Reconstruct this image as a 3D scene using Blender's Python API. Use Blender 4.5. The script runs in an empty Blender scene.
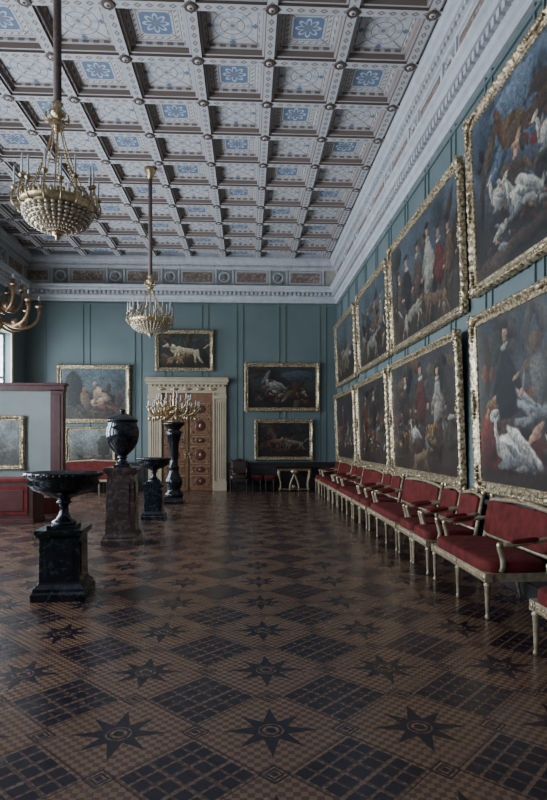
import bpy, math, random
import numpy as np
from mathutils import Vector, Matrix, Euler
random.seed(7)
PI=math.pi
col=bpy.context.scene.collection

# ------------------------------------------------------------ node helper
def lin(c):
    return tuple((x/255/12.92 if x/255<=.04045 else ((x/255+.055)/1.055)**2.4) for x in c)
class NT:
    def __init__(s,name):
        s.mat=bpy.data.materials.new(name); s.mat.use_nodes=True
        s.t=s.mat.node_tree; s.b=s.t.nodes['Principled BSDF']
    def n(s,t): return s.t.nodes.new(t)
    def set(s,inp,v):
        if isinstance(v,bpy.types.NodeSocket): s.t.links.new(v,inp)
        elif isinstance(v,(tuple,list)) and len(v)==3 and inp.type=='RGBA': inp.default_value=(*v,1)
        else: inp.default_value=v
    def m(s,op,a,b=None,c=None):
        n=s.n('ShaderNodeMath'); n.operation=op
        for i,x in enumerate((a,b,c)):
            if x is not None: s.set(n.inputs[i],x)
        return n.outputs[0]
    def lt(s,a,b): return s.m('LESS_THAN',a,b)
    def band(s,a,lo,hi): return s.m('MULTIPLY',s.m('GREATER_THAN',a,lo),s.m('LESS_THAN',a,hi))
    def mx(s,*a):
        r=a[0]
        for x in a[1:]: r=s.m('MAXIMUM',r,x)
        return r
    def mn(s,*a):
        r=a[0]
        for x in a[1:]: r=s.m('MINIMUM',r,x)
        return r
    def absf(s,a): return s.m('ABSOLUTE',a)
    def mix(s,f,a,b,bl='MIX'):
        n=s.n('ShaderNodeMix'); n.data_type='RGBA'; n.blend_type=bl
        s.set(n.inputs[0],f); s.set(n.inputs[6],a); s.set(n.inputs[7],b)
        return n.outputs[2]
    def co(s,kind='Object'):
        n=s.n('ShaderNodeTexCoord'); return n.outputs[kind]
    def xyz(s,v):
        n=s.n('ShaderNodeSeparateXYZ'); s.t.links.new(v,n.inputs[0]); return n.outputs
    def noise(s,scale,detail=4,vec=None,dist=0,rough=.5):
        n=s.n('ShaderNodeTexNoise'); n.inputs['Scale'].default_value=scale; n.inputs['Detail'].default_value=detail
        n.inputs['Distortion'].default_value=dist; n.inputs['Roughness'].default_value=rough
        s.t.links.new(vec if vec is not None else s.co(),n.inputs['Vector']); return n.outputs[0]
    def ramp(s,f,stops):
        n=s.n('ShaderNodeValToRGB'); e=n.color_ramp.elements
        while len(e)<len(stops): e.new(.5)
        for i,(p,c) in enumerate(stops): e[i].position=p; e[i].color=(*c,1)
        s.t.links.new(f,n.inputs[0]); return n.outputs[0]
    def bump(s,h,strength=.3,dist=.01):
        n=s.n('ShaderNodeBump'); n.inputs['Strength'].default_value=strength; n.inputs['Distance'].default_value=dist
        s.t.links.new(h,n.inputs['Height']); s.t.links.new(n.outputs[0],s.b.inputs['Normal'])
    def done(s,color=None,rough=.5,metal=0,coat=0,spec=None):
        if color is not None: s.set(s.b.inputs['Base Color'],color)
        s.set(s.b.inputs['Roughness'],rough); s.set(s.b.inputs['Metallic'],metal)
        s.b.inputs['Coat Weight'].default_value=coat
        if spec is not None: s.b.inputs['Specular IOR Level'].default_value=spec
        return s.mat

def simple(name,c,rough=.5,metal=0,var=.25,scale=8,bump=0,bscale=30,coat=0,spec=None):
    t=NT(name); c=tuple(c)
    f=t.noise(scale,4)
    col_=t.ramp(f,[(.3,tuple(x*(1-var) for x in c)),(.7,tuple(min(1,x*(1+var)) for x in c))])
    if bump: t.bump(t.noise(bscale,3),bump,.01)
    return t.done(col_,rough,metal,coat,spec)

# ------------------------------------------------------------ materials
M={}
M['gold']=(lambda t:(t.bump(t.noise(34,3),.45,.010),t.done(t.ramp(t.noise(26,3),[(.36,(.13,.085,.04)),(.5,(.38,.29,.165)),(.64,(.68,.58,.40))]),.34,.5))[1])(NT('gilt_carved'))
M['gilt']=simple('gilt_bronze',(.50,.38,.22),.3,.75,.4,25,.3,60)
M['gilt_dark']=simple('gilt_bronze_dark',(.30,.19,.11),.35,.6,.4,25,.3,60)
M['crystal']=simple('crystal_beads',(.66,.60,.48),.12,.25,.35,60)
M['candle']=simple('candle_wax',(.62,.64,.64),.5)
M['red']=simple('red_velvet',(.105,.012,.010),.8,0,.45,9,.25,70,0,.25)
M['redwood']=simple('red_mahogany',(.065,.012,.010),.35,0,.35,6)
M['cream_gilt']=simple('white_gilt_wood',(.34,.28,.18),.4,.2,.4,20,.2,50)
M['darkwood']=simple('dark_wood',(.035,.02,.016),.35,0,.35,20)
M['cream']=simple('cream_paint',(.42,.35,.235),.5,0,.1,3)
M['dado']=simple('dado_dark',(.022,.019,.020),.4,0,.3,5)
M['panelgrey']=simple('screen_cloth',(.28,.31,.29),.8,0,.06,3)
M['rope']=simple('chandelier_sleeve',(.13,.085,.075),.7,0,.3,30)
M['stone_w']=simple('plaster_moulding',(.47,.48,.50),.6,0,.12,6,.15,30)
M['black']=simple('black_stone',(.010,.010,.013),.18,0,.4,10)
M['winframe']=simple('window_paint',(.6,.6,.58),.5)
def marble(name,a,b,c,scale):
    t=NT(name)
    f=t.noise(scale,6,dist=2.5,rough=.65)
    colr=t.ramp(f,[(.3,a),(.54,b),(.62,c),(.67,b)])
    return t.done(colr,.16,0,.2)
M['green_marble']=marble('green_black_marble',(.002,.003,.005),(.007,.010,.013),(.03,.04,.048),5)
M['brown_marble']=marble('brown_jasper',(.02,.013,.012),(.055,.038,.034),(.11,.085,.075),4)
M['dark_jasper']=marble('dark_jasper',(.004,.005,.008),(.011,.012,.016),(.035,.035,.04),5)

def wallmat():
    t=NT('teal_wall_paint')
    c=t.ramp(t.noise(1.1,5),[(.3,(.100,.138,.138)),(.7,(.130,.170,.166))])
    t.bump(t.noise(25,3),.08,.004)
    return t.done(c,.55)
M['wall']=wallmat()

# floor
def floormat():
    t=NT('marquetry_parquet'); P=t.xyz(t.co())
    p=t.m('DIVIDE',t.m('SUBTRACT',P[0],.13),.83); q=t.m('DIVIDE',t.m('SUBTRACT',P[1],3.15),.83)
    u=t.m('SUBTRACT',t.m('FRACT',t.m('ADD',p,.5)),.5); v=t.m('SUBTRACT',t.m('FRACT',t.m('ADD',q,.5)),.5)
    w=t.m('SUBTRACT',t.m('FRACT',p),.5); h=t.m('SUBTRACT',t.m('FRACT',q),.5)
    au,av=t.absf(u),t.absf(v)
    def star(a,b,k): return t.mn(t.m('ADD',t.m('MULTIPLY',a,k),b),t.m('ADD',t.m('MULTIPLY',b,k),a))
    s1=star(au,av,4.2)
    s=t.m('MULTIPLY',t.absf(t.m('ADD',u,v)),.7071); d=t.m('MULTIPLY',t.absf(t.m('SUBTRACT',u,v)),.7071)
    s2=star(s,d,4.0)
    r=t.m('SQRT',t.m('ADD',t.m('MULTIPLY',u,u),t.m('MULTIPLY',v,v)))
    st=t.mx(t.lt(s1,.32),t.lt(s2,.29),t.lt(r,.105))
    st=t.m('MULTIPLY',st,t.m('SUBTRACT',1,t.band(r,.035,.056)))
    st=t.m('MULTIPLY',st,t.m('SUBTRACT',1,t.band(r,.075,.086)))
    ds,dt=t.absf(t.m('ADD',w,h)),t.absf(t.m('SUBTRACT',w,h))
    L=t.m('MAXIMUM',ds,dt)
    # woven dark bands: three broad bars each way separated by light strips
    lines=t.mx(t.band(ds,.075,.115),t.band(dt,.075,.115),t.band(ds,.235,.26),t.band(dt,.235,.26))
    dia=t.m('MULTIPLY',t.lt(L,.385),t.m('SUBTRACT',1,t.m('MULTIPLY',lines,.75)))
    d1=t.m('ADD',t.absf(w),av); d2=t.m('ADD',au,t.absf(h)); dm=t.mn(d1,d2)
    sm=t.mx(t.lt(dm,.026),t.band(dm,.045,.062),t.band(dm,.082,.100))
    thin=t.band(L,.415,.432)
    # small dark lozenges between the star rays
    lz=t.m('ADD',t.absf(t.m('SUBTRACT',s,.375)),t.m('MULTIPLY',d,1.0))
    small=t.lt(lz,.0)
    dark=t.mx(st,dia,sm,t.m('MULTIPLY',thin,.75),small)
    ch=t.n('ShaderNodeTexChecker'); ch.inputs['Scale'].default_value=1.0
    mp=t.n('ShaderNodeMapping'); mp.inputs['Scale'].default_value=(24/.83,24/.83,1); mp.inputs['Location'].default_value=(0,0,.5)
    t.t.links.new(t.co(),mp.inputs[0]); t.t.links.new(mp.outputs[0],ch.inputs[0])
    ch.inputs[1].default_value=(.205,.120,.074,1); ch.inputs[2].default_value=(.085,.048,.032,1)
    nz=t.noise(3.5,5)
    lightc=t.mix(t.m('MULTIPLY',nz,.45),ch.outputs[0],(.085,.046,.034))
    darkc=t.mix(nz,(.007,.006,.012),(.020,.015,.022))
    c=t.mix(dark,lightc,darkc)
    t.bump(t.noise(2.2,3),.06,.01)
    ro=t.m('ADD',t.m('MULTIPLY',t.noise(5,4),.18),.16)
    return t.done(c,ro,0,0,.5)
M['floor']=floormat()

G0x,G0y,GS=.33,7.56,1.075
def ceilcoords(t):
    P=t.xyz(t.co())
    return P,t.m('DIVIDE',t.m('SUBTRACT',P[0],G0x),GS),t.m('DIVIDE',t.m('SUBTRACT',P[1],G0y),GS)
def panelmat():
    t=NT('painted_coffer'); P,cx,cy=ceilcoords(t)
    u=t.m('SUBTRACT',t.m('FRACT',cx),.5); v=t.m('SUBTRACT',t.m('FRACT',cy),.5)
    au,av=t.absf(u),t.absf(v); m=t.m('MAXIMUM',au,av); L=t.m('ADD',au,av)
    r=t.m('SQRT',t.m('ADD',t.m('MULTIPLY',u,u),t.m('MULTIPLY',v,v)))
    par=t.m('GREATER_THAN',t.m('FRACT',t.m('MULTIPLY',t.m('ADD',t.m('FLOOR',cx),t.m('FLOOR',cy)),.5)),.25)
    white=(.56,.565,.57); tan=(.25,.20,.165); blue=(.13,.195,.31); pale=(.40,.43,.47)
    ang=t.m('ARCTAN2',v,u)
    pet=t.m('MULTIPLY',t.absf(t.m('COSINE',t.m('MULTIPLY',ang,4))),.09)
    cc=t.m('SQRT',t.m('ADD',t.m('POWER',t.m('SUBTRACT',au,.23),2),t.m('POWER',t.m('SUBTRACT',av,.23),2)))
    inb=t.m('MULTIPLY',t.lt(m,.20),t.m('GREATER_THAN',cc,.075))
    a=t.mix(inb,white,blue)
    a=t.mix(t.m('MULTIPLY',inb,t.band(t.m('SUBTRACT',r,pet),.05,.085)),a,white)
    a=t.mix(t.lt(r,.035),a,tan)
    a=t.mix(t.m('MULTIPLY',t.lt(t.absf(t.m('SUBTRACT',au,av)),.012),t.band(m,.16,.30)),a,tan)
    a=t.mix(t.mx(t.band(m,.225,.236),t.band(m,.305,.316)),a,tan)
    a=t.mix(t.m('MULTIPLY',t.band(m,.25,.29),t.lt(t.absf(t.m('SUBTRACT',t.m('FRACT',t.m('MULTIPLY',t.m('ADD',u,v),11)),.5)),.16)),a,tan)
    b=t.mix(t.band(r,.15,.163),white,tan)
    b=t.mix(t.band(r,.25,.262),b,tan)
    b=t.mix(t.lt(t.absf(t.m('SUBTRACT',au,av)),.014),b,tan)
    b=t.mix(t.m('MULTIPLY',t.band(r,.17,.25),t.m('GREATER_THAN',t.m('COSINE',t.m('MULTIPLY',ang,8)),.35)),b,pale)
    b=t.mix(t.lt(r,.08),b,pale); b=t.mix(t.lt(r,.03),b,tan)
    b=t.mix(t.mx(t.lt(t.m('ADD',t.absf(t.m('SUBTRACT',au,.3)),t.absf(av)),.05),t.lt(t.m('ADD',t.absf(t.m('SUBTRACT',av,.3)),t.absf(au)),.05)),b,blue)
    b=t.mix(t.band(m,.325,.337),b,tan)
    c=t.mix(par,a,b)
    c=t.mix(t.m('MULTIPLY',t.m('GREATER_THAN',t.noise(20,2),.58),.30),c,tan)
    return t.done(c,.7)
M['coffer']=panelmat()
def beammat():
    t=NT('painted_beam'); P,cx,cy=ceilcoords(t)
    gx=t.absf(t.m('SUBTRACT',t.m('FRACT',t.m('ADD',cx,.5)),.5)); gy=t.absf(t.m('SUBTRACT',t.m('FRACT',t.m('ADD',cy,.5)),.5))
    isy=t.lt(gx,gy)
    al=t.m('ADD',t.m('MULTIPLY',isy,cy),t.m('MULTIPLY',t.m('SUBTRACT',1,isy),cx))
    g=t.mn(gx,gy)
    f=t.absf(t.m('SUBTRACT',t.m('FRACT',t.m('MULTIPLY',al,7)),.5))
    loz=t.lt(t.m('ADD',t.m('MULTIPLY',f,.1),g),.038)
    loz2=t.lt(t.m('ADD',t.m('MULTIPLY',f,.1),g),.02)
    c=t.mix(loz,(.50,.505,.51),(.20,.15,.13)); c=t.mix(loz2,c,(.44,.41,.35))
    c=t.mix(t.band(g,.064,.074),c,(.16,.11,.085))
    dots=t.m('MULTIPLY',t.band(g,.142,.158),t.lt(f,.3))
    c=t.mix(t.mx(t.band(g,.100,.106),dots),c,(.24,.18,.145))
    return t.done(c,.65)
M['beam']=beammat()
M['stud']=simple('rosette_brown',(.10,.065,.045),.5,.1)
M['frieze']=simple('frieze_ground',(.40,.38,.33),.65,0,.15,8)
M['frieze_brown']=(lambda t:t.done(t.ramp(t.noise(14,4),[(.4,(.16,.11,.09)),(.55,(.25,.19,.16)),(.65,(.38,.33,.28))]),.6))(NT('frieze_relief_panel'))
M['frieze_green']=simple('frieze_medallion',(.22,.26,.25),.6,0,.4,20)
M['doorwood']=(lambda t:t.done(t.ramp(t.noise(9,5,dist=1.5),[(.3,(.13,.06,.033)),(.7,(.24,.125,.068))]),.35))(NT('door_walnut'))
M['doorinlay']=simple('door_inlay',(.08,.03,.02),.3,0,.3,9)
def canvasmat():
    t=NT('oil_canvas'); a=t.n('ShaderNodeVertexColor'); a.layer_name='Col'
    nz=t.noise(11,6,dist=2.2)
    c=t.mix(1.0,a.outputs[0],t.ramp(nz,[(.36,(.50,.50,.50)),(.62,(1.35,1.32,1.25))]),'MULTIPLY')
    t.bump(t.noise(60,2),.1,.004)
    return t.done(c,.40)
M['canvas']=canvasmat()

# ------------------------------------------------------------ mesh builder
class MB:
    def __init__(s): s.v=[];s.f=[];s.mi=[];s.sm=[];s.mats=[]
    def mat(s,k):
        if k not in s.mats: s.mats.append(k)
        return s.mats.index(k)
    def add(s,vs,fs,k,smooth=False,X=None):
        o=len(s.v); i=s.mat(k)
        if X is not None: vs=[tuple(X@Vector(v)) for v in vs]
        s.v+= [tuple(v) for v in vs]
        for f in fs: s.f.append([o+j for j in f]); s.mi.append(i); s.sm.append(smooth)
    def box(s,c,d,k,R=None):
        x,y,z=[a/2 for a in d]
        vs=[(i*x,j*y,l*z) for i in(-1,1) for j in(-1,1) for l in(-1,1)]
        X=Matrix.Translation(c)
        if R is not None: X=X@Euler(R).to_matrix().to_4x4()
        s.add(vs,[(0,1,3,2),(4,6,7,5),(0,4,5,1),(2,3,7,6),(0,2,6,4),(1,5,7,3)],k,False,X)
    def b2(s,lo,hi,k): s.box([(a+b)/2 for a,b in zip(lo,hi)],[b-a for a,b in zip(lo,hi)],k)
    def lathe(s,prof,c,k,seg=24,gad=None,smooth=True,sq=False):
        vs=[];fs=[]
        for (r,z) in prof:
            for j in range(seg):
                a=2*PI*j/seg; rr=r
                if gad and gad[2]<=z<=gad[3]: rr=r*(1+gad[1]*abs(math.cos(gad[0]*a/2)))
                vs.append((c[0]+rr*math.cos(a),c[1]+rr*math.sin(a),c[2]+z))
        n=len(prof)
        for i in range(n-1):
            for j in range(seg):
                j2=(j+1)%seg; fs.append((i*seg+j,i*seg+j2,(i+1)*seg+j2,(i+1)*seg+j))
        fs.append(tuple(range(seg))[::-1]); fs.append(tuple((n-1)*seg+j for j in range(seg)))
        s.add(vs,fs,k,smooth)
    def sqlathe(s,prof,c,k):
        vs=[];fs=[]
        for (r,z) in prof:
            for (a,b) in ((-1,-1),(1,-1),(1,1),(-1,1)): vs.append((c[0]+a*r,c[1]+b*r,c[2]+z))
        n=len(prof)
        for i in range(n-1):
            for j in range(4):
                j2=(j+1)%4; fs.append((i*4+j,i*4+j2,(i+1)*4+j2,(i+1)*4+j))
        fs.append((3,2,1,0)); fs.append(tuple((n-1)*4+j for j in range(4)))
        s.add(vs,fs,k)
    def ell(s,c,r,k,seg=10,rings=6,X=None,e=1.0):
        vs=[];fs=[]
        def pw(x): return math.copysign(abs(x)**e,x)
        for i in range(rings+1):
            th=PI*i/rings
            for j in range(seg):
                a=2*PI*j/seg
                vs.append((r[0]*pw(math.sin(th))*pw(math.cos(a)),r[1]*pw(math.sin(th))*pw(math.sin(a)),r[2]*pw(math.cos(th))))
        for i in range(rings):
            for j in range(seg):
                j2=(j+1)%seg; fs.append((i*seg+j,(i+1)*seg+j,(i+1)*seg+j2,i*seg+j2))
        T=Matrix.Translation(c)
        if X is not None: T=T@X
        s.add(vs,fs,k,True,T)
    def rbox(s,c,d,k,R=None,e=.28):
        X=Euler(R).to_matrix().to_4x4() if R else None
        s.ell(c,[a/2 for a in d],k,28,14,X,e)
    def tube(s,pts,rad,k,seg=8):
        pts=[Vector(p) for p in pts]; n=len(pts)
        if not isinstance(rad,(list,tuple)): rad=[rad]*n
        vs=[];fs=[]
        prev=None
        for i,p in enumerate(pts):
            t=(pts[min(i+1,n-1)]-pts[max(i-1,0)]).normalized()
            if prev is None:
                a=Vector((1,0,0)) if abs(t.x)<.8 else Vector((0,1,0)); nrm=t.cross(a).normalized()
            else: nrm=(prev-t*prev.dot(t)).normalized()
            prev=nrm; bn=t.cross(nrm)
            for j in range(seg):
                a=2*PI*j/seg; vs.append(p+(nrm*math.cos(a)+bn*math.sin(a))*rad[i])
        for i in range(n-1):
            for j in range(seg):
                j2=(j+1)%seg; fs.append((i*seg+j,i*seg+j2,(i+1)*seg+j2,(i+1)*seg+j))
        fs.append(tuple(range(seg))[::-1]); fs.append(tuple((n-1)*seg+j for j in range(seg)))
        s.add(vs,fs,k,True)
    def mesh(s,name):
        me=bpy.data.meshes.new(name); me.from_pydata(s.v,[],s.f)
        for k in s.mats: me.materials.append(M[k])
        me.polygons.foreach_set('material_index',s.mi); me.polygons.foreach_set('use_smooth',s.sm)
        me.update(); return me
    def obj(s,name,loc=(0,0,0),rot=(0,0,0),bevel=0,parent=None):
        o=bpy.data.objects.new(name,s.mesh(name)); return place(o,loc,rot,bevel,parent)
def place(o,loc=(0,0,0),rot=(0,0,0),bevel=0,parent=None):
    o.location=loc;o.rotation_euler=rot; col.objects.link(o)
    if bevel:
        m=o.modifiers.new('b','BEVEL'); m.width=bevel; m.segments=2; m.limit_method='ANGLE'; m.angle_limit=1.0
    if parent: o.parent=parent
    return o
def bez(p0,p1,p2,p3,n=10):
    p=[Vector(x) for x in (p0,p1,p2,p3)]; out=[]
    for i in range(n+1):
        t=i/n; out.append(p[0]*(1-t)**3+p[1]*3*t*(1-t)**2+p[2]*3*t*t*(1-t)+p[3]*t**3)
    return out

# ------------------------------------------------------------ room shell
XL,XR,YB,YF,ZC=-6.9,2.88,-4.0,18.2,7.45
ZW=7.7
mb=MB(); mb.b2((XL-.3,YB-.3,-.2),(XR+.3,YF+.3,0),'floor'); mb.obj('floor')
mb=MB(); mb.b2((XL,YF,0),(XR,YF+.3,ZW),'wall'); 
mb.obj('wall_back')
mb=MB(); mb.b2((XR,YB,0),(XR+.3,YF+.3,ZW),'wall'); mb.obj('wall_right')
mb=MB(); mb.b2((XL,YB-.3,0),(XR+.3,YB,ZW),'wall'); mb.obj('wall_front')
wins=[(15.3,17.0),(12.1,13.8),(8.9,10.6),(5.7,7.4),(2.5,4.2),(-.7,1.0),(-3.6,-2.2)]
wz0,wz1=.9,4.7
mb=MB()
mb.b2((XL-.4,YB-.3,0),(XL,YF+.3,wz0),'wall'); mb.b2((XL-.4,YB-.3,wz1),(XL,YF+.3,ZW),'wall')
e=sorted([YB-.3]+[a for w in wins for a in w]+[YF+.3])
for i in range(0,len(e),2): mb.b2((XL-.4,e[i],wz0),(XL,e[i+1],wz1),'wall')
mb.obj('wall_left')
for i,(a,b) in enumerate(wins):
    mb=MB(); x=XL-.22
    for y in (a+.04,b-.04): mb.box((x,y,(wz0+wz1)/2),(.08,.08,wz1-wz0),'winframe')
    for z in (wz0+.04,wz1-.04,wz0+1.2,wz0+2.5): mb.box((x,(a+b)/2,z),(.06,b-a,.07),'winframe')
    mb.box((x,(a+b)/2,(wz0+wz1)/2),(.07,.07,wz1-wz0),'winframe')
    for y in (a-.06,b+.06): mb.box((XL+.02,y,(wz0+wz1)/2),(.05,.12,wz1-wz0+.24),'cream')
    mb.box((XL+.02,(a+b)/2,wz1+.08),(.06,b-a+.3,.16),'cream'); mb.box((XL+.06,(a+b)/2,wz0-.04),(.14,b-a+.2,.06),'cream')
    mb.obj('window_%d'%(i+1))

# ceiling panels + beams
mb=MB(); mb.b2((XL-.3,YB-.3,ZC),(XR+.3,YF+.3,ZC+.25),'coffer'); ceil=mb.obj('ceiling')
mb=MB()
xs=[G0x+GS*i for i in range(-6,3)]; ys=[G0y+GS*i for i in range(-10,10)]
for x in xs:
    mb.b2((x-.165,YB,7.41),(x+.165,YF,7.455),'beam'); mb.b2((x-.11,YB,7.33),(x+.11,YF,7.415),'beam'); mb.b2((x-.072,YB,7.295),(x+.072,YF,7.34),'beam')
for y in ys:
    mb.b2((XL,y-.164,7.4105),(XR,y+.164,7.454),'beam'); mb.b2((XL,y-.109,7.3305),(XR,y+.109,7.415),'beam'); mb.b2((XL,y-.071,7.2955),(XR,y+.071,7.34),'beam')
for x in xs:
    for y in ys:
        mb.lathe([(.001,0),(.03,0),(.045,.008),(.05,.02),(.07,.02),(.08,.03)],(x,y,7.27),'stone_w',14)
        mb.lathe([(.001,-.004),(.02,0),(.024,.02)],(x,y,7.265),'stud',10)
        mb.lathe([(.076,0),(.088,.0),(.092,.01),(.093,.03)],(x,y,7.281),'stud',14)
mb.obj('ceiling_coffer_beams',parent=ceil)

def ring(mb,prof,k):
    vs=[];fs=[];n=len(prof)
    for (d,z) in prof:
        for (x,y) in ((XL+d,YB+d),(XR-d,YB+d),(XR-d,YF-d),(XL+d,YF-d)): vs.append((x,y,z))
    for i in range(n-1):
        for j in range(4):
            j2=(j+1)%4; fs.append((i*4+j,(i+1)*4+j,(i+1)*4+j2,i*4+j2))
    mb.add(vs,fs,k)
mb=MB()
ring(mb,[(0,5.96),(.05,5.96),(.06,6.0),(.06,6.05),(.10,6.08),(.12,6.12),(.12,6.15),(.10,6.16),(.10,6.27),(.20,6.28),(.22,6.33),(.22,6.37),(.26,6.40),(.27,6.44),(.08,6.47),(.06,6.5)],'stone_w')
ring(mb,[(.06,6.5),(.06,6.98)],'frieze')
ring(mb,[(.06,6.98),(.09,6.99),(.10,7.03),(.13,7.04),(.13,7.10),(.19,7.11),(.21,7.17),(.26,7.20),(.28,7.27),(.28,7.33),(.22,7.34),(.22,7.47)],'stone_w')
def along(side,t,d,z):
    return {'R':(XR-d,t,z),'B':(t,YF-d,z),'L':(XL+d,t,z)}[side]
def abox(mb,side,t,d0,d1,z0,z1,wid,k):
    c=along(side,t,(d0+d1)/2,(z0+z1)/2); dd=abs(d1-d0)
    mb.box(c,(wid,dd,z1-z0) if side=='B' else (dd,wid,z1-z0),k)
for side,a,b in (('R',0,YF-.15),('B',XL+.15,XR-.15),('L',8,YF-.15)):
    t=a
    while t<b:
        abox(mb,side,t,.09,.175,6.17,6.265,.075,'stone_w')
        abox(mb,side,t,.12,.17,7.045,7.095,.06,'stone_w')
        t+=.135
    t=b-.9
    while t>a:
        abox(mb,side,t,.055,.085,6.54,6.94,1.02,'stone_w'); abox(mb,side,t,.08,.092,6.585,6.895,.93,'frieze_brown')
        abox(mb,side,t,.08,.098,6.60,6.612,.9,'gilt'); abox(mb,side,t,.08,.098,6.87,6.882,.9,'gilt')
        t2=t-.85
        if t2>a:
            abox(mb,side,t2,.055,.08,6.53,6.95,.42,'frieze_green')
            c=along(side,t2,.08,6.74)
            for i in range(16):
                A=2*PI*i/16
                dd=(.15*math.cos(A),0) if side=='B' else (0,.15*math.cos(A))
                mb.ell((c[0]+dd[0],c[1]+dd[1],c[2]+.15*math.sin(A)),(.032,.032,.032),'stone_w',6,4)
            mb.ell(c,(.09,.04,.09) if side=='B' else (.04,.09,.09),'frieze_brown',10,6)
        for o in (-.58,.58): abox(mb,side,t+o,.055,.10,6.50,6.98,.05,'stone_w')
        t-=1.7
mb.obj('trim_1')

# dado / rails
DX0,DX1=-3.13,-.64
mb=MB()
mb.b2((XR-.035,YB,0),(XR,YF,.84),'dado'); mb.b2((XR-.07,YB,.84),(XR,YF,.90),'dado'); mb.b2((XR-.055,YB,0),(XR,YF,.16),'dado')
for i in range(15): mb.b2((XR-.05,YB+.1+i*1.48,.22),(XR-.03,YB+1.4+i*1.48,.76),'dado')
mb.obj('baseboard_right',bevel=.006)
mb=MB()
for a,b in ((XL,DX0),(DX1,XR-.07)):
    mb.b2((a,YF-.035,0),(b,YF,.84),'dado'); mb.b2((a,YF-.07,.84),(b,YF,.90),'dado'); mb.b2((a,YF-.055,0),(b,YF,.16),'dado')
    n=int((b-a)/1.1); w=(b-a)/n
    for i in range(n): mb.b2((a+i*w+.1,YF-.05,.22),(a+(i+1)*w-.1,YF-.03,.76),'dado')
mb.obj('baseboard_back',bevel=.006)
mb=MB()
for x in (-6.3,-5.15,-4.95,-3.55,-3.35,-2.6,-2.4,-1.45,-1.25,-.35,-.15,1.0,1.2,2.3,2.5): mb.b2((x-.018,YF-.022,3.6 if DX0<x<DX1 else .9),(x+.018,YF,5.97),'wall')
for i in range(18):
    for o in (-.09,.09): mb.b2((XR-.022,17.3-i*1.18+o-.016,.9),(XR,17.3-i*1.18+o+.016,5.97),'wall')
mb.b2((XL,YF-.03,5.86),(XR,YF,5.9),'wall'); mb.b2((XR-.03,YB,5.86),(XR,YF,5.9),'wall')
mb.obj('trim_2')

# ------------------------------------------------------------ door
mb=MB()
y=YF
for sx in (-1,1):
    cx=(DX0+DX1)/2+sx*1.03
    mb.b2((cx-.19,y-.10,0),(cx+.19,y,3.12),'cream'); mb.b2((cx-.21,y-.14,0),(cx+.21,y,.28),'cream')
    for o in (-.11,-.04,.03,.10): mb.b2((cx+o-.012,y-.115,.4),(cx+o+.012,y-.09,2.8),'cream')
    mb.b2((cx-.21,y-.14,2.9),(cx+.21,y,3.0),'cream')
    mb.b2((cx-sx*.2-.03,y-.13,0),(cx-sx*.2+.03,y,3.1),'cream')
mb.b2((DX0+.03,y-.12,3.08),(DX1-.03,y,3.34),'cream'); mb.b2((DX0-.02,y-.2,3.34),(DX1+.02,y,3.42),'cream'); mb.b2((DX0-.06,y-.27,3.42),(DX1+.06,y,3.5),'cream')
mb.b2((DX0-.03,y-.23,3.5),(DX1+.03,y,3.56),'cream')
for i in range(18): mb.b2((DX0+.1+i*.132,y-.17,3.28),(DX0+.16+i*.132,y-.11,3.34),'cream')
for i in range(5): mb.ell((DX0+.45+i*.4,y-.125,3.2),(.13,.02,.05),'gilt',10,6)
mb.obj('trim_3',bevel=.006)
mb=MB()
cx0=(DX0+DX1)/2
for sx in (-1,1):
    c=cx0+sx*.405
    mb.b2((c-.40,y-.07,.01),(c+.40,y-.01,3.08),'doorwood')
    z=.1
    for hgt,kind in ((.42,'r'),(.30,'o'),(.62,'r'),(.30,'o'),(.62,'r'),(.42,'o')):
        z1=z+hgt
        mb.b2((c-.31,y-.085,z+.03),(c+.31,y-.065,z1-.03),'gilt')
        mb.b2((c-.29,y-.09,z+.045),(c+.29,y-.08,z1-.045),'doorwood')
        zc=(z+z1)/2
        mb.ell((c,y-.090,zc),(.17,.012,hgt*.30),'doorinlay',12,6)
        mb.ell((c,y-.098,zc),(.04,.012,hgt*.10),'gilt',12,6)
        for a in (-1,1):
            for b in (-1,1):
                mb.ell((c+a*.23,y-.090,zc+b*(hgt/2-.1)),(.05,.010,.03),'doorinlay',8,4)
                mb.ell((c+a*.24,y-.096,zc+b*(hgt/2-.09)),(.014,.008,.014),'gilt',8,4)
        z=z1
mb.b2((cx0-.025,y-.10,.01),(cx0+.025,y-.06,3.08),'doorwood')
for sx in (-1,1): mb.ell((cx0+sx*.07,y-.12,1.15),(.03,.04,.03),'gilt'); mb.box((cx0+sx*.07,y-.1,1.12),(.04,.02,.22),'gilt')
mb.obj('door_1')

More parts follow.
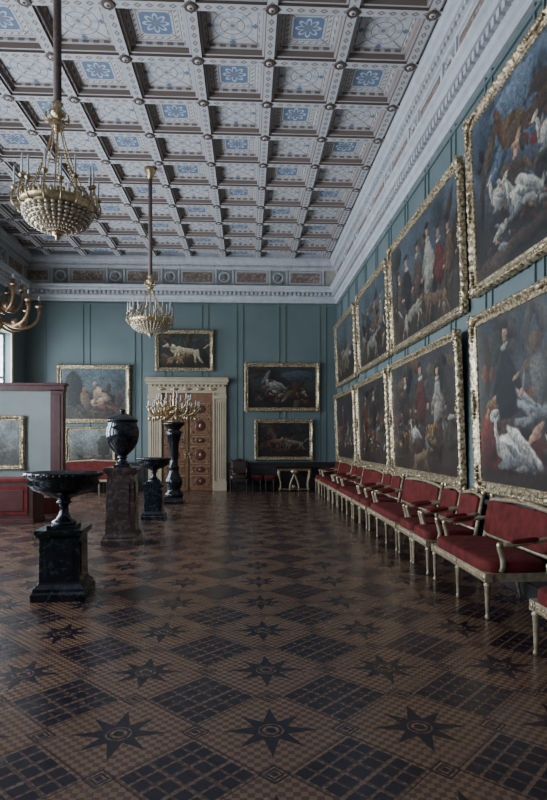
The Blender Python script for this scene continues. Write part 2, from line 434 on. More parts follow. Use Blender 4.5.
# ------------------------------------------------------------ paintings
def vnoise(U,V,f,rng):
    n=int(f)+3; g=rng.random((n,n)); x=U*f; yv=V*f
    xi=np.clip(x.astype(int),0,n-2); yi=np.clip(yv.astype(int),0,n-2); fx=x-xi; fy=yv-yi
    fx=np.clip(fx,0,1);fy=np.clip(fy,0,1)
    fx=fx*fx*(3-2*fx); fy=fy*fy*(3-2*fy)
    return (g[yi,xi]*(1-fx)+g[yi,xi+1]*fx)*(1-fy)+(g[yi+1,xi]*(1-fx)+g[yi+1,xi+1]*fx)*fy
def paintfield(w,h,top,bot,els,seed,nx,nz):
    rng=np.random.default_rng(seed)
    U,V=np.meshgrid(np.linspace(0,1,nx),np.linspace(0,1,nz))
    asp=w/h
    fb=(vnoise(U*asp/2,V/2,7,rng)*.5+vnoise(U*asp/2,V/2,15,rng)*.3+vnoise(U*asp/2,V/2,37,rng)*.2)
    wx=(vnoise(U*asp/2,V/2,24,rng)-.5)*.030+(vnoise(U*asp/2,V/2,60,rng)-.5)*.014; wy=(vnoise(U*asp/2,V/2,24,rng)-.5)*.030+(vnoise(U*asp/2,V/2,60,rng)-.5)*.014
    fine=vnoise(U*asp/2,V/2,90,rng)
    t=np.clip((V-.25)*1.6+(fb-.5)*.9,0,1)[...,None]
    C=np.array(lin(bot))*(1-t)+np.array(lin(top))*t
    C=C*(.35+1.3*fb[...,None])
    X=U*asp+wx; Y=V+wy
    for (cx,cy,rx,ry,dg,cc) in els:
        a=math.radians(dg); dx=X-cx*asp; dy=Y-cy
        p=(dx*math.cos(a)+dy*math.sin(a))/rx; q=(-dx*math.sin(a)+dy*math.cos(a))/ry
        d=np.sqrt(p*p+q*q); al=np.clip((1.08-d)/.18,0,1)[...,None]
        sh=np.clip(.75-.30*p+.50*q+(fb-.5)*.9+(fine-.5)*.4,.08,1.3)[...,None]
        C=C*(1-al)+np.array(lin(cc))*sh*al
    return np.clip(C,0,1)
def rnd_els(seed,n,pal,x0=.08,x1=.92,y0=.1,y1=.7,s=.09):
    r=random.Random(seed); o=[]
    for i in range(n):
        a=r.uniform(.25,1)*s
        o.append((r.uniform(x0,x1),r.uniform(y0,y1),a*r.uniform(1,2.6),a*.7,r.uniform(-70,70),r.choice(pal)))
    return o
W_=(176,172,162);FL=(156,122,98);RD=(88,36,30);BR=(82,62,46);GY=(102,104,104);DG=(46,52,42);OC=(110,88,56);BK=(22,21,22)
LW=(150,146,136)
def man(cx,cy,s,coat,lean=0,legs=(60,48,40)):
    # explicit figure: legs, torso, arms, collar, head, hair
    return [(cx-.014,cy-.30*s,.038*s,.20*s,lean+4,legs),(cx+.022*s,cy-.30*s,.036*s,.20*s,-7+lean,legs),
            (cx,cy-.02*s,.088*s,.18*s,lean,coat),(cx,cy-.10*s,.10*s,.10*s,lean,coat),(cx+.045*s,cy+.03*s,.032*s,.13*s,38,coat),(cx-.045*s,cy+.02*s,.032*s,.13*s,-33,coat),
            (cx+.09*s,cy-.08*s,.024*s,.02*s,0,FL),(cx-.08*s,cy-.10*s,.024*s,.02*s,0,FL),
            (cx,cy+.165*s,.05*s,.020*s,0,LW),(cx,cy+.225*s,.034*s,.048*s,0,FL),(cx-.002,cy+.27*s,.046*s,.022*s,8,(36,28,24))]
def dog(cx,cy,s,c,fl=1):
    k=.62
    return [(cx,cy,.20*s,.055*s,5*fl,c),(cx+.11*k*fl*s,cy+.01*s,.08*s,.065*s,0,c),(cx+.19*k*fl*s,cy+.06*s,.06*s,.035*s,40*fl,c),(cx+.26*k*fl*s,cy+.09*s,.045*s,.035*s,0,c),(cx+.32*k*fl*s,cy+.075*s,.04*s,.018*s,-10*fl,c),
            (cx+.24*k*fl*s,cy+.11*s,.018*s,.035*s,20,(70,50,36)),
            (cx+.18*k*fl*s,cy-.11*s,.016*s,.10*s,25*fl,c),(cx+.10*k*fl*s,cy-.11*s,.016*s,.09*s,-10,c),(cx-.2*k*fl*s,cy-.04*s,.05*s,.07*s,-15,c),(cx-.26*k*fl*s,cy-.12*s,.016*s,.08*s,-35*fl,c),(cx-.18*k*fl*s,cy-.12*s,.016*s,.08*s,10,c),
            (cx-.34*k*fl*s,cy+.06*s,.09*s,.012*s,-35*fl,c)]
def swan(cx,cy,s,c=W_):
    return [(cx,cy,.17*s,.075*s,-15,c),(cx+.06*s,cy+.03*s,.17*s,.035*s,-32,c),(cx+.04*s,cy-.02*s,.15*s,.02*s,-22,GY),(cx-.10*s,cy+.09*s,.022*s,.10*s,12,c),(cx-.115*s,cy+.18*s,.05*s,.02*s,25,c),
            (cx-.02*s,cy-.05*s,.12*s,.03*s,10,GY),(cx-.15*s,cy+.165*s,.02*s,.01*s,10,(120,70,40))]
def fruit(cx,cy,n,s,seed,pal):
    r=random.Random(seed); return [(cx+r.uniform(-1,1)*s,cy+r.uniform(-.6,.6)*s,.022,.020,0,r.choice(pal)) for _ in range(n)]
FRU=[(130,96,50),(112,50,36),(84,92,56),(58,40,60),(138,112,70)]
def framed(name,w,h,fw,loc,rot,spec,seed,x_up=1):
    mb=MB()
    prof=[(0,.015),(.0,.045),(.10,.055),(.18,.04),(.28,.045),(.45,.052),(.62,.078),(.78,.086),(.9,.062),(1.0,.04),(1.0,0)]
    iw,ih=w/2-fw,h/2-fw; zc=h/2
    cols=[]
    cs=[(-1,-1),(1,-1),(1,1),(-1,1)]
    for k in range(4):
        a,b=cs[k],cs[(k+1)%4]; Ls=w if k%2==0 else h; n=max(12,int(Ls/.03))
        for i in range(n):
            t=i/n; sd=t*Ls; wob=abs(math.sin(PI*sd/.15)); wob2=math.sin(2*PI*sd/.12)
            c=[]
            for (o,d) in prof:
                oo=o*fw
                if o>.85: oo+= .014*wob-.012
                dd=d+ (.006*wob2 if .5<o<.95 else 0)
                if o==1.0 and d==0: dd=0
                ca=(a[0]*(iw+oo),a[1]*(ih+oo)); cb=(b[0]*(iw+oo),b[1]*(ih+oo))
                c.append((ca[0]+(cb[0]-ca[0])*t,-dd,zc+ca[1]+(cb[1]-ca[1])*t))
            cols.append(c)
    n=len(cols); m=len(prof); vs=[p for c in cols for p in c]; fs=[]
    for i in range(n):
        i2=(i+1)%n
        for j in range(m-1): fs.append((i*m+j,i2*m+j,i2*m+j+1,i*m+j+1))
    mb.add(vs,fs,'gold',True)
    q=fw*.50
    for (a,b) in cs:
        X,Z=a*(w/2-fw*.5),zc+b*(h/2-fw*.5)
        mb.ell((X,-.07,Z),(q,.034,q),'gold',12,6)
        for j in range(6):
            A=2*PI*j/6+PI/4
            mb.ell((X+q*.95*math.cos(A),-.074,Z+q*.95*math.sin(A)),(q*.30,.024,q*.30),'gold',8,5)
        for (da,db) in ((-a,0),(0,-b)):
            for j in range(1,5): mb.ell((X+da*q*(.8+j*.6),-.076,Z+db*q*(.8+j*.6)),(q*(.36-.03*j),.020,q*(.36-.03*j)),'gold',8,5)
    for (a,b) in ((0,1),(0,-1),(1,0),(-1,0)):
        X,Z=a*(w/2-fw*.45),zc+b*(h/2-fw*.45)
        mb.ell((X,-.076,Z),(q*.9 if b else q*.5,.028,q*.5 if b else q*.9),'gold',12,6)
        for sg in (-1,1):
            for j in range(1,5):
                mb.ell((X+(sg*q*j*.55 if b else 0),-.074,Z+(sg*q*j*.55 if a else 0)),(q*(.36-.03*j),.022,q*(.36-.03*j)),'gold',8,5)
    mb.b2((-w/2+fw*.4,-.012,fw*.4),(w/2-fw*.4,-.002,h-fw*.4),'doorwood')
    o=mb.obj(name,loc,rot)
    nx=max(60,min(250,int(w*80))); nz=max(40,int(nx*h/w))
    top,bot,els=spec; C=paintfield(w,h,top,bot,els,seed,nx,nz)
    xsv=np.linspace(-iw-.01,iw+.01,nx); zs=np.linspace(zc-ih-.01,zc+ih+.01,nz)
    verts=[(x,-.03,z) for z in zs for x in xsv]
    faces=[(j*nx+i,j*nx+i+1,(j+1)*nx+i+1,(j+1)*nx+i) for j in range(nz-1) for i in range(nx-1)]
    me=bpy.data.meshes.new('canvas'); me.from_pydata(verts,[],faces); me.materials.append(M['canvas'])
    at=me.color_attributes.new('Col','FLOAT_COLOR','POINT')
    arr=np.ones((nx*nz,4),dtype=np.float32); arr[:,:3]=C.reshape(-1,3); at.data.foreach_set('color',arr.ravel()); me.update()
    c=bpy.data.objects.new('canvas',me); col.objects.link(c); c.parent=o
    return o
def onR(y0,y1,z0,z1,fw,spec,seed,tilt=2.2):
    framed('framed_painting',y1-y0,z1-z0,fw,(XR-.03,(y0+y1)/2,z0),(math.radians(tilt),0,-PI/2),spec,seed)
def onB(x0,x1,z0,z1,fw,spec,seed,tilt=1.2):
    framed('framed_painting',x1-x0,z1-z0,fw,((x0+x1)/2,YF-.03,z0),(math.radians(tilt),0,0),spec,seed)
game=[LW,FL,RD,BR,BR,GY,GY,OC,DG,BK,BK,(110,108,102),(70,66,60),(60,54,50)]
dk=[BR,DG,BK,(60,48,40),(70,64,56),(52,44,40),(76,64,50)]
# near, lower : fish / game market
onR(3.5,6.88,.97,3.10,.145,((54,58,62),(46,36,32),
  rnd_els(101,30,[BR,DG,(60,54,50),(70,64,60)],.05,.95,.45,.95,.08)+[(.08,.74,.06,.20,0,(52,40,34)),(.06,.68,.035,.07,0,(112,68,46)),(.12,.66,.03,.055,0,(92,56,42)),(.2,.2,.5,.13,0,(84,36,32)),(.10,.30,.14,.16,0,(96,40,36))]
  +rnd_els(102,12,[(84,34,30),(98,44,38),(64,28,26)],.04,.24,.08,.40,.06)
  +rnd_els(3,60,game,.36,.95,.12,.62,.055)+fruit(.12,.45,16,.05,1,FRU)
  +[(.40,.44,.22,.03,-12,(122,126,128)),(.36,.37,.16,.028,10,GY),(.36,.50,.15,.022,-25,(134,136,134)),(.47,.58,.10,.14,20,(80,78,74)),(.43,.30,.10,.03,30,FL),(.15,.40,.08,.025,20,LW)]
  +man(.235,.62,1.15,(22,22,25))+[(.235,.44,.13,.06,0,(22,22,25)),(.31,.62,.05,.012,20,FL)]+[(.26,.12,.26,.05,6,(64,32,30))]+swan(.27,.19,1.25)+man(.72,.62,.9,(74,38,34))),11)
# near, upper : fowl
onR(3.5,7.02,3.36,5.55,.145,((66,78,92),(42,40,38),
  [(.12,.8,.2,.2,0,(50,60,70)),(.4,.9,.4,.08,0,(90,104,118)),(.3,.78,.3,.05,8,(76,88,100))]+rnd_els(105,24,dk,.04,.95,.40,.80,.09)+rnd_els(5,80,[LW,(118,120,120),GY,GY,BR,FL,BK,(40,56,72),(60,70,80),RD,DG,(70,66,60)],.14,.9,.14,.62,.045)
  +swan(.22,.42,.75,LW)+swan(.36,.32,.9,W_)+swan(.55,.5,.8,LW)+[(.22,.22,.12,.03,12,LW),(.44,.24,.14,.03,-20,(136,134,126)),(.08,.5,.03,.22,-8,(52,44,42)),(.3,.08,.6,.05,3,(64,54,46))]+rnd_els(106,20,game,.1,.6,.1,.26,.03)),12)
# third, upper : hunting party
onR(7.24,10.95,3.25,5.28,.13,((62,72,80),(44,38,33),
  rnd_els(107,36,dk,.05,.95,.2,.8,.09)+man(.28,.50,1.05,(28,27,30))+man(.46,.53,1.0,(70,58,48))+man(.62,.54,1.2,(124,120,110))+man(.76,.48,1.0,(78,36,32))+man(.88,.48,.9,BR)+man(.14,.46,.9,(62,54,46))
  +[(.10,.6,.03,.35,-6,(44,38,32)),(.12,.86,.16,.10,10,(44,50,40))]+dog(.38,.22,1.1,(128,120,106))+dog(.68,.2,1.0,(96,76,58),-1)+rnd_els(8,26,game,.1,.9,.08,.2,.03)),13)
# third, lower
onR(7.30,10.9,.97,3.05,.13,((48,47,48),(52,42,36),
  rnd_els(108,36,dk,.05,.95,.4,.95,.09)+[(.5,.26,.9,.09,0,(80,64,52))]+rnd_els(9,80,game,.08,.92,.22,.46,.04)+man(.26,.62,1.0,(48,40,38))+man(.52,.64,1.1,(74,38,34))+man(.76,.60,1.0,(128,122,112))+swan(.42,.32,.7,LW)+fruit(.66,.34,26,.09,2,FRU)+fruit(.2,.34,16,.06,3,FRU)+dog(.5,.13,.8,(100,84,66))),14)
onR(11.15,14.2,3.25,5.2,.13,((68,78,84),(40,36,32),rnd_els(109,30,dk,.05,.95,.2,.8,.09)+man(.35,.5,1,(44,38,36))+man(.6,.5,1,BR)+man(.8,.52,.9,(98,94,88))+dog(.5,.25,1.3,(112,104,92))+rnd_els(10,40,game,.1,.9,.1,.4,.035)),15)
onR(11.15,14.25,.97,3.02,.13,((44,44,46),(52,43,38),rnd_els(110,30,dk,.05,.95,.4,.95,.09)+rnd_els(21,90,game,.08,.92,.15,.5,.04)+man(.6,.62,1,(32,30,33))+man(.3,.6,.95,(80,42,36))+fruit(.5,.35,24,.1,5,FRU)),16)
onR(14.6,17.75,3.22,5.15,.13,((74,82,86),(40,37,34),rnd_els(22,90,game,.08,.92,.15,.6,.045)+dog(.5,.4,1.3,(116,106,90))),17)
onR(14.6,17.75,.97,3.0,.13,((42,42,44),(48,40,37),rnd_els(23,90,game,.08,.92,.15,.5,.045)+man(.4,.6,1,(84,46,40))),18)
# back wall
onB(-2.90,-1.06,3.76,5.07,.12,((48,55,50),(34,31,27),rnd_els(120,20,dk,.05,.95,.3,.95,.12)+[(.5,.2,.8,.12,0,(54,46,34))]+dog(.50,.48,1.9,(172,158,130),-1)+dog(.35,.28,1.1,(116,92,64))+[(.86,.4,.10,.2,10,(40,38,30))]),31)
onB(-.10,2.31,2.5,4.05,.13,((42,47,50),(36,31,29),rnd_els(121,24,dk,.05,.95,.2,.95,.12)+[(.75,.78,.4,.12,0,(62,70,78)),(.55,.28,.6,.07,-5,(66,38,34))]+rnd_els(33,40,game,.2,.88,.2,.45,.045)+swan(.40,.52,1.15,(134,132,126))+[(.26,.74,.04,.18,-30,(108,108,104)),(.62,.35,.16,.07,20,BR),(.72,.5,.1,.14,30,(64,46,40))]),32)
onB(.22,2.1,.95,2.26,.12,((36,39,43),(40,33,30),rnd_els(122,24,dk,.05,.95,.2,.95,.12)+rnd_els(34,34,game,.2,.8,.15,.5,.045)+dog(.36,.45,1.2,(98,66,52))+dog(.68,.42,1.2,(114,110,100),-1)+[(.6,.2,.5,.05,0,(74,50,40))]),33)
onB(-5.93,-3.66,2.12,3.96,.14,((78,90,96),(50,42,34),rnd_els(123,24,dk,.05,.95,.1,.6,.12)+[(.2,.6,.18,.35,5,(42,44,38)),(.60,.36,.22,.08,15,(152,130,108)),(.55,.52,.075,.13,-20,(156,132,110)),(.53,.70,.045,.055,0,FL),(.68,.46,.05,.13,60,(136,114,94)),(.76,.22,.25,.06,-10,(104,56,46)),(.38,.35,.09,.2,20,(92,76,60)),(.36,.58,.05,.06,0,(110,86,68)),(.88,.35,.07,.2,0,(62,54,44))]+rnd_els(124,24,dk,.1,.9,.08,.4,.05)),34)
onB(-5.66,-4.12,.62,2.02,.10,((112,120,120),(62,56,42),[(.8,.55,.16,.3,0,(58,56,42)),(.5,.3,.6,.04,3,(96,88,66)),(.3,.24,.1,.04,0,(60,50,36))]+rnd_els(125,24,dk,.1,.9,.08,.35,.05)),35)

# ------------------------------------------------------------ seating
def seat(w,G='cream_gilt',CU='red',GI='gilt'):
    mb=MB(); hw=w/2
    legp=[(.012,0),(.020,.01),(.022,.03),(.013,.045),(.016,.06),(.026,.29),(.033,.30),(.033,.315),(.022,.325),(.03,.345)]
    fy=[-(hw-.04),(hw-.04)]
    if w>1.2: fy+=[-(hw-.04)/3,(hw-.04)/3] if w>1.7 else [0]
    for y in fy:
        mb.lathe(legp,(-.29,y,0),G,12); mb.box((-.29,y,.375),(.07,.07,.08),G)
        mb.ell((-.327,y,.375),(.008,.024,.024),GI,8,4)
        mb.tube([(.36,y,0),(.31,y,.2),(.29,y,.4)],[.015,.022,.028],G,8)
    mb.box((-.295,0,.375),(.045,w-.08,.075),G); mb.box((.28,0,.375),(.04,w-.08,.075),G)
    for s_ in (-1,1): mb.box((0,s_*(hw-.04),.375),(.57,.045,.075),G)
    mb.box((-.32,0,.345),(.012,w-.1,.012),GI)
    n=max(2,int(w/.05))
    for i in range(n): mb.ell((-.319,-hw+.07+i*(w-.14)/(n-1),.378),(.006,.014,.014),GI,6,4)
    mb.rbox((-.015,0,.45),(.60,w-.05,.15),CU,e=.3)
    ang=math.radians(11)
    def bx(z): return .27+(z-.42)*math.tan(ang)
    for s_ in (-1,1):
        y=s_*(hw-.035); mb.tube([(bx(.38),y,.38),(bx(.6),y,.6),(bx(.93),y,.93)],[.027,.025,.022],G,8)
        mb.ell((bx(.965),y,.965),(.03,.03,.045),GI,10,6)
    N=16; top=[]; 
    for i in range(N+1):
        t=-1+2*i/N; z=.915+.045*(1-t*t); top.append((bx(z),t*(hw-.035),z))
    mb.tube(top,.027,G,8); mb.tube([(bx(.535),-hw+.035,.535),(bx(.535),hw-.035,.535)],.022,G,8)
    mb.ell((bx(.97)-.01,0,.985),(.03,.11,.03),GI,12,6)
    mb.rbox((bx(.73)-.012,0,.735),(.085,w-.10,.38),CU,(0,ang,0),.22)
    for s_ in (-1,1):
        y=s_*(hw-.035)
        mb.tube(bez((bx(.70),y,.72),(.15,y,.70),(0,y+s_*.03,.66),(-.16,y,.665),10),[.022]*11,G,8)
        mb.tube(bez((-.16,y,.665),(-.24,y,.66),(-.10,y,.55),(-.17,y,.42),10),[.024]*6+[.027]*5,G,8)
        mb.ell((-.18,y,.66),(.032,.03,.032),GI,10,6)
        mb.rbox((.04,y+s_*.008,.70),(.26,.055,.05),CU,(0,math.radians(-6),0),.5)
    return mb
am=seat(.66).mesh('armchair'); s1=seat(1.5).mesh('settee'); s2=seat(1.9).mesh('settee_long')
dm_=seat(.56,'darkwood','darkwood','darkwood').mesh('dark_armchair')
SX=2.43
for y in (3.86,6.98,7.66,10.45,11.13,13.9,14.58,17.45):
    place(bpy.data.objects.new('upholstered_armchair',am),(SX,y,0))
place(bpy.data.objects.new('upholstered_settee',s1),(SX,5.72,0))
for y in (9.02,12.5,16.05): place(bpy.data.objects.new('upholstered_settee',s2),(SX,y,0))
place(bpy.data.objects.new('upholstered_settee',s2),(-4.75,YF-.5,0),(0,0,PI/2))
place(bpy.data.objects.new('wooden_armchair',dm_),(-.26,YF-.5,0),(0,0,PI/2))
def console():
    mb=MB()
    mb.box((0,0,.74),(1.1,.45,.045),'black'); mb.box((0,0,.68),(1.02,.38,.08),'gilt_dark')
    for sx in (-1,1):
        for sy in (-1,1):
            x,y=sx*.46,sy*.15
            mb.tube(bez((x,y,.66),(x+sx*.08,y,.5),(x-sx*.12,y,.25),(x,y,.03),10),[.045,.045,.04,.035,.03,.025,.022,.022,.024,.03,.035],'cream_gilt',8)
    for sx in (-1,1): mb.tube(bez((0,-.15,.62),(sx*.02,-.15,.4),(sx*.16,-.15,.3),(sx*.14,-.15,.03),8),.03,'cream_gilt',8)
    mb.ell((0,-.2,.62),(.12,.04,.08),'gilt'); mb.box((0,0,.06),(.9,.05,.04),'cream_gilt')
    for sx in (-.46,.46): mb.box((sx,0,.06),(.04,.3,.04),'cream_gilt')
    mb.ell((0,0,.13),(.09,.09,.09),'gilt')
    return mb
cm=console().mesh('console_table')
place(bpy.data.objects.new('console_table',cm),(1.46,YF-.33,0))
def bench(w):
    mb=MB()
    mb.rbox((0,0,.44),(w,.40,.12),'red'); mb.box((0,0,.37),(w-.04,.36,.06),'darkwood')
    for sx in (-1,1):
        for sy in (-1,1): mb.lathe([(.015,0),(.02,.02),(.028,.3),(.035,.345)],(sx*(w/2-.06),sy*.14,0),'darkwood',10)
    return mb
bm_=bench(.36).mesh('stool')
for x in (.30,.70): place(bpy.data.objects.new('upholstered_stool',bm_),(x,YF-.34,0))

# ------------------------------------------------------------ stone vases
def tazza(R,ztop,zp,pw):
    mb=MB()
    mb.sqlathe([(pw*.60,0),(pw*.60,.07),(pw*.56,.09),(pw*.56,.12),(pw*.47,.16),(pw*.45,.18),(pw*.44,zp-.09),(pw*.47,zp-.075),(pw*.52,zp-.05),(pw*.53,zp-.03),(pw*.53,zp)],(0,0,0),'green_marble')
    for (a,b) in ((1,0),(-1,0),(0,1),(0,-1)):
        s=pw*.45
        mb.box((a*s,b*s,(zp+.10)/2),(.015 if a else s*1.4,.015 if b else s*1.4,zp-.36),'green_marble')
    H=ztop-zp
    mb.sqlathe([(.14,0),(.14,.035)],(0,0,zp),'green_marble')
    p=[(.12,.03),(.125,.05),(.115,.07),(.08,.09),(.052,.13),(.042,H*.36),(.05,H*.42),(.075,H*.44),(.075,H*.47),(.055,H*.49),(.08,H*.53),(R*.5,H*.60),(R*.78,H*.70),(R*.88,H*.80),(R*.88,H*.86),(R*.93,H*.90),(R*1.0,H*.94),(R*1.0,H),(R*.93,H*.995),(R*.80,H*.88),(R*.4,H*.72),(.001,H*.70)]
    mb.lathe(p,(0,0,zp),'green_marble',64,gad=(32,.05,H*.53,H*.81))
    for i in range(40):
        A=2*PI*i/40; mb.ell((R*.97*math.cos(A),R*.97*math.sin(A),zp+H*.955),(.02,.02,.018),'green_marble',6,4)
    return mb
tazza(.385,1.27,.70,.44).obj('stone_tazza_vase',(-1.89,6.0,0),(0,0,.06),bevel=.004)
tazza(.34,1.24,.73,.38).obj('stone_tazza_vase',(-1.89,11.7,0),(0,0,0),bevel=.004)
mb=MB(); zp=1.18
mb.sqlathe([(.28,0),(.28,.08),(.26,.10),(.26,.13),(.235,.17),(.225,.20),(.20,zp-.12),(.21,zp-.10),(.24,zp-.06),(.25,zp-.04),(.25,zp)],(0,0,0),'brown_marble')
for (a,b) in ((1,0),(-1,0),(0,1),(0,-1)): mb.box((a*.21,b*.21,.63),(.02 if a else .27,.02 if b else .27,.66),'brown_marble')
mb.sqlathe([(.12,0),(.12,.035)],(0,0,zp),'dark_jasper')
mb.lathe([(.11,.03),(.115,.05),(.08,.08),(.055,.11),(.055,.13),(.075,.14),(.075,.16),(.06,.17),(.09,.20),(.16,.27),(.22,.37),(.25,.47),(.255,.55),(.245,.61),(.22,.65),(.225,.67),(.21,.69),(.235,.71),(.24,.73),(.20,.76),(.15,.79),(.09,.82),(.05,.835),(.03,.85),(.045,.87),(.035,.895),(.001,.91)],(0,0,zp),'dark_jasper',40,gad=(24,.03,.19,.40))
mb.obj('stone_urn_on_pedestal',(-1.94,9.0,0),(0,0,.05),bevel=.004)
mb=MB()
mb.sqlathe([(.27,0),(.27,.07),(.25,.10),(.23,.16)],(0,0,0),'black')
mb.lathe([(.22,.16),(.24,.2),(.23,.26),(.18,.3),(.16,.36),(.19,.42),(.22,.52),(.21,.6),(.16,.7),(.12,.8),(.11,.88),(.14,.9),(.14,.93),(.10,.96),(.095,1.1),(.12,1.5),(.17,1.72),(.20,1.8),(.15,1.84),(.15,1.87),(.22,1.95),(.27,1.99),(.27,2.05),(.001,2.05)],(0,0,0),'black',40,gad=(16,.08,.96,1.82))
z0=2.05
mb.lathe([(.16,0),(.16,.03),(.08,.07),(.04,.12),(.06,.18),(.04,.24),(.03,.5),(.05,.55),(.03,.6),(.02,.74),(.03,.76)],(0,0,z0),'gilt',16)
for ring_r,zz,n,hh in ((.64,.36,14,.12),(.42,.54,10,.12)):
    for i in range(n):
        A=2*PI*i/n; c,s_=math.cos(A),math.sin(A)
        mb.tube(bez((.03*c,.03*s_,z0+zz-.14),(ring_r*.5*c,ring_r*.5*s_,z0+zz-.26),(ring_r*c,ring_r*s_,z0+zz-.2),(ring_r*c,ring_r*s_,z0+zz),8),.022,'gilt',6)
        mb.lathe([(.012,0),(.05,.015),(.055,.03),(.02,.04)],(ring_r*c,ring_r*s_,z0+zz),'gilt',8)
        mb.lathe([(.018,0),(.016,hh),(.003,hh+.02)],(ring_r*c,ring_r*s_,z0+zz+.04),'candle',6)
        for j in range(5): mb.ell((ring_r*(.3+.17*j)*c,ring_r*(.3+.17*j)*s_,z0+zz-.20-.02*j),(.035,.035,.055),'gilt',6,4)
mb.lathe([(.013,0),(.012,.12),(.003,.14)],(0,0,z0+.76),'candle',6)
mb.obj('candelabrum_on_pedestal',(-1.86,14.6,0))

# ------------------------------------------------------------ chandeliers
def chandelier(R,zr,zcrown,drop):
    mb=MB()
    mb.lathe([(.13,7.32),(.12,7.24),(.07,7.18),(.05,7.10)][::-1],(0,0,0),'gilt',16)
    mb.tube([(0,0,zcrown+.2),(0,0,7.15)],.042,'rope',10)
    mb.lathe([(.02,-.10),(.04,-.08),(.07,-.03),(.04,.0),(.03,.04),(.075,.08),(.085,.10),(.045,.13),(.04,.17),(.06,.2),(.03,.23)],(0,0,zcrown),'gilt',20,gad=(10,.12,-.1,.2))
    for i in range(10):
        A=2*PI*i/10; mb.tube(bez((.05*math.cos(A),.05*math.sin(A),zcrown+.02),(.12*math.cos(A),.12*math.sin(A),zcrown-.02),(.14*math.cos(A),.14*math.sin(A),zcrown+.03),(.11*math.cos(A),.11*math.sin(A),zcrown+.08),6),.009,'gilt',6)
    rr=R*.80
    for i in range(8):
        A=2*PI*(i+.3)/8; c,s_=math.cos(A),math.sin(A); L=24
        for j in range(L+1):
            t=j/L; r=.05+(rr-.05)*t**1.35; z=zcrown-.06+(zr+.05-zcrown+.06)*t
            mb.ell((r*c,r*s_,z),(.0085,.0085,.024),'gilt',6,4)
    mb.lathe([(rr-.02,-.05),(rr+.015,-.055),(rr+.03,-.02),(rr+.015,.0),(rr+.035,.03),(rr+.04,.05),(rr-.02,.055),(rr-.03,0)],(0,0,zr),'gilt',48)
    for i in range(40):
        A=2*PI*i/40; mb.ell(((rr+.035)*math.cos(A),(rr+.035)*math.sin(A),zr+.065),(.018,.012,.028),'gilt',6,4)
    n=32; rows=9
    for j in range(rows):
        ph=j/(rows-1)*PI/2*.93; r=rr*math.cos(ph); z=zr-.06-drop*math.sin(ph)
        for i in range(n):
            A=2*PI*i/n; mb.ell((r*math.cos(A),r*math.sin(A),z),(max(.008,r*PI/n*.85),)*2+(drop*.075,),'crystal',6,4)
    mb.lathe([(rr*.97*math.cos(t*PI/2/8),-.06-drop*.97*math.sin(t*PI/2/8)) for t in range(8,-1,-1)],(0,0,zr),'gilt',32)
    mb.lathe([(.005,-.09),(.025,-.07),(.02,-.05),(.05,-.03),(.06,-.01),(.05,.01)],(0,0,zr-.06-drop),'gilt',14)
    n=16
    for i in range(n):
        A=2*PI*i/n; c,s_=math.cos(A),math.sin(A); ro=R if i%2 else R*.90; zo=zr+(.14 if i%2 else .22)
        mb.tube(bez((rr*c,rr*s_,zr-.02),((rr+.10)*c,(rr+.10)*s_,zr-.10),((ro+.06)*c,(ro+.06)*s_,zr+.02),(ro*c,ro*s_,zo),8),.010,'gilt',6)
        mb.lathe([(.01,-.02),(.03,0),(.036,.015),(.018,.03)],(ro*c,ro*s_,zo),'gilt',8)
        mb.lathe([(.011,0),(.010,.20),(.003,.215)],(ro*c,ro*s_,zo+.02),'candle',6)
        mb.ell((ro*c,ro*s_,zo-.06),(.01,.01,.03),'crystal',6,4)
    return mb
chandelier(.42,4.07,4.98,.20).obj('candle_chandelier',(-2.02,6.19,0))
chandelier(.47,4.08,4.85,.18).obj('candle_chandelier',(-2.04,12.15,0))

# wall bracket candelabrum, left wall
mb=MB()
mb.ell((.03,0,5.0),(.03,.22,.5),'gilt_dark',14,8)
mb.tube(bez((.03,0,4.75),(.3,0,4.45),(.5,0,4.5),(.6,0,4.85),10),[.06]*11,'gilt_dark',8)
mb.lathe([(.02,-.42),(.06,-.36),(.03,-.3),(.10,-.2),(.14,-.1),(.10,-.02),(.05,.05),(.07,.15),(.04,.3),(.05,.5),(.03,.75),(.06,.8),(.03,.9)],(.6,0,4.95),'gilt_dark',16)
for n,r,zz in ((8,.95,.35),(6,.55,.75)):
    for i in range(n):
        A=2*PI*(i+.5)/n; c,s_=math.cos(A),math.sin(A)
        if .6+r*c<.06: continue
        mb.tube(bez((.6+.05*c,.05*s_,4.95+zz-.35),(.6+r*.5*c,r*.5*s_,4.95+zz-.75),(.6+r*1.1*c,r*1.1*s_,4.95+zz-.5),(.6+r*c,r*s_,4.95+zz),10),[.055,.05,.048,.045,.043,.04,.04,.04,.04,.045,.05],'gilt_dark',8)
        mb.ell((.6+r*.55*c,r*.55*s_,4.95+zz-.46),(.10,.10,.09),'gilt_dark',8,5)
        mb.lathe([(.02,0),(.09,.03),(.10,.06),(.04,.08),(.045,.18)],(.6+r*c,r*s_,4.95+zz),'gilt_dark',10)
        mb.lathe([(.02,0),(.018,.14),(.003,.16)],(.6+r*c,r*s_,4.95+zz+.16),'candle',6)
mb.obj('wall_bracket_candelabrum',(XL+.02,14.75,-.28))

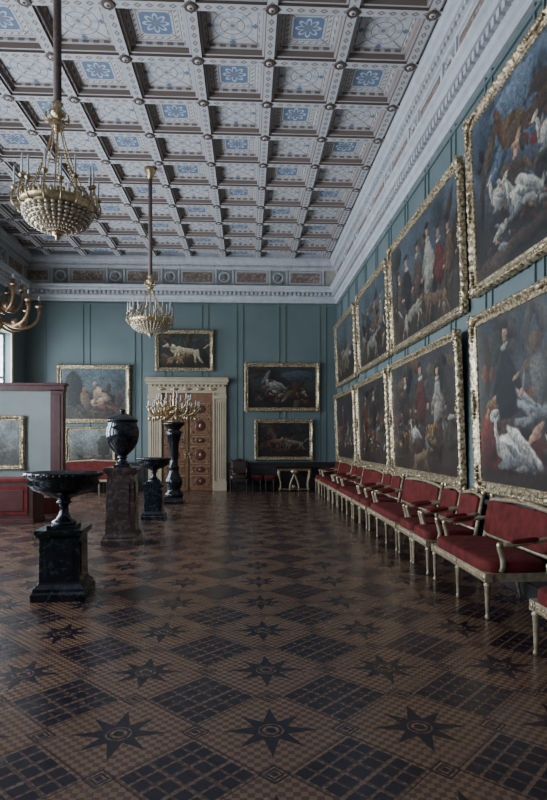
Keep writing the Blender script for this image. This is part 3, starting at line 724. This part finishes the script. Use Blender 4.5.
# ------------------------------------------------------------ exhibition screen + red cabinet
mb=MB(); y=12.7
mb.b2((-6.6,y-.05,.02),(-4.2,y+.05,2.72),'panelgrey')
mb.b2((-6.65,y-.09,2.66),(-3.97,y+.09,2.80),'redwood'); mb.b2((-6.65,y-.12,2.78),(-3.94,y+.12,2.84),'redwood')
mb.b2((-4.27,y-.09,0),(-3.99,y+.09,2.7),'redwood'); mb.b2((-6.68,y-.09,0),(-6.5,y+.09,2.7),'redwood')
mb.b2((-6.6,y-.075,0),(-4.1,y+.075,.35),'redwood')
mb.b2((-4.21,y-.105,.4),(-4.05,y-.085,2.58),'redwood')
mb.obj('exhibition_screen',bevel=.008)
framed('framed_painting',1.55,1.18,.11,(-5.58,y-.06,.95),(0,0,0),((120,128,124),(56,56,42),rnd_els(130,24,dk,.1,.9,.1,.5,.06)+[(.2,.5,.12,.3,0,(52,56,42)),(.55,.3,.6,.04,3,(98,90,68)),(.7,.42,.1,.05,0,(76,68,54)),(.5,.2,.4,.04,0,(50,48,36))]),41)
mb=MB()
mb.b2((-6.5,11.15,.06),(-4.10,11.75,.80),'redwood'); mb.b2((-6.54,11.10,.80),(-4.05,11.80,.86),'red'); mb.b2((-6.52,11.12,0),(-4.08,11.78,.08),'redwood')
for i in range(3):
    a=-6.4+i*.77; mb.b2((a,11.125,.16),(a+.67,11.155,.72),'red'); mb.b2((a+.08,11.115,.24),(a+.59,11.135,.64),'redwood')
mb.obj('display_cabinet',bevel=.006)

# ------------------------------------------------------------ lights
w=bpy.data.worlds.new('world'); bpy.context.scene.world=w; w.use_nodes=True
bg=w.node_tree.nodes['Background']; bg.inputs[0].default_value=(.66,.79,1,1); bg.inputs[1].default_value=3.2
EN=[440,500,500,450,320,180,80]
for i,(a,b) in enumerate(wins):
    L=bpy.data.lights.new('window_daylight','AREA'); L.shape='RECTANGLE'; L.size=b-a-.1; L.size_y=wz1-wz0-.1
    L.energy=EN[i]*.95; L.color=(.77,.87,1)
    o=bpy.data.objects.new('window_daylight',L); col.objects.link(o)
    o.location=(XL-.45,(a+b)/2,(wz0+wz1)/2)
    o.rotation_euler=Vector((1,0,.10)).to_track_quat('-Z','Y').to_euler()

# ------------------------------------------------------------ camera
cd=bpy.data.cameras.new('cam'); cd.sensor_fit='VERTICAL'; cd.sensor_height=36; cd.sensor_width=24.6; cd.lens=572/800*36; cd.shift_y=.05
cd.clip_start=.05
co=bpy.data.objects.new('camera',cd); col.objects.link(co); co.location=(0,0,1.6); co.rotation_euler=(math.radians(90),0,math.radians(-2.62))
bpy.context.scene.camera=co
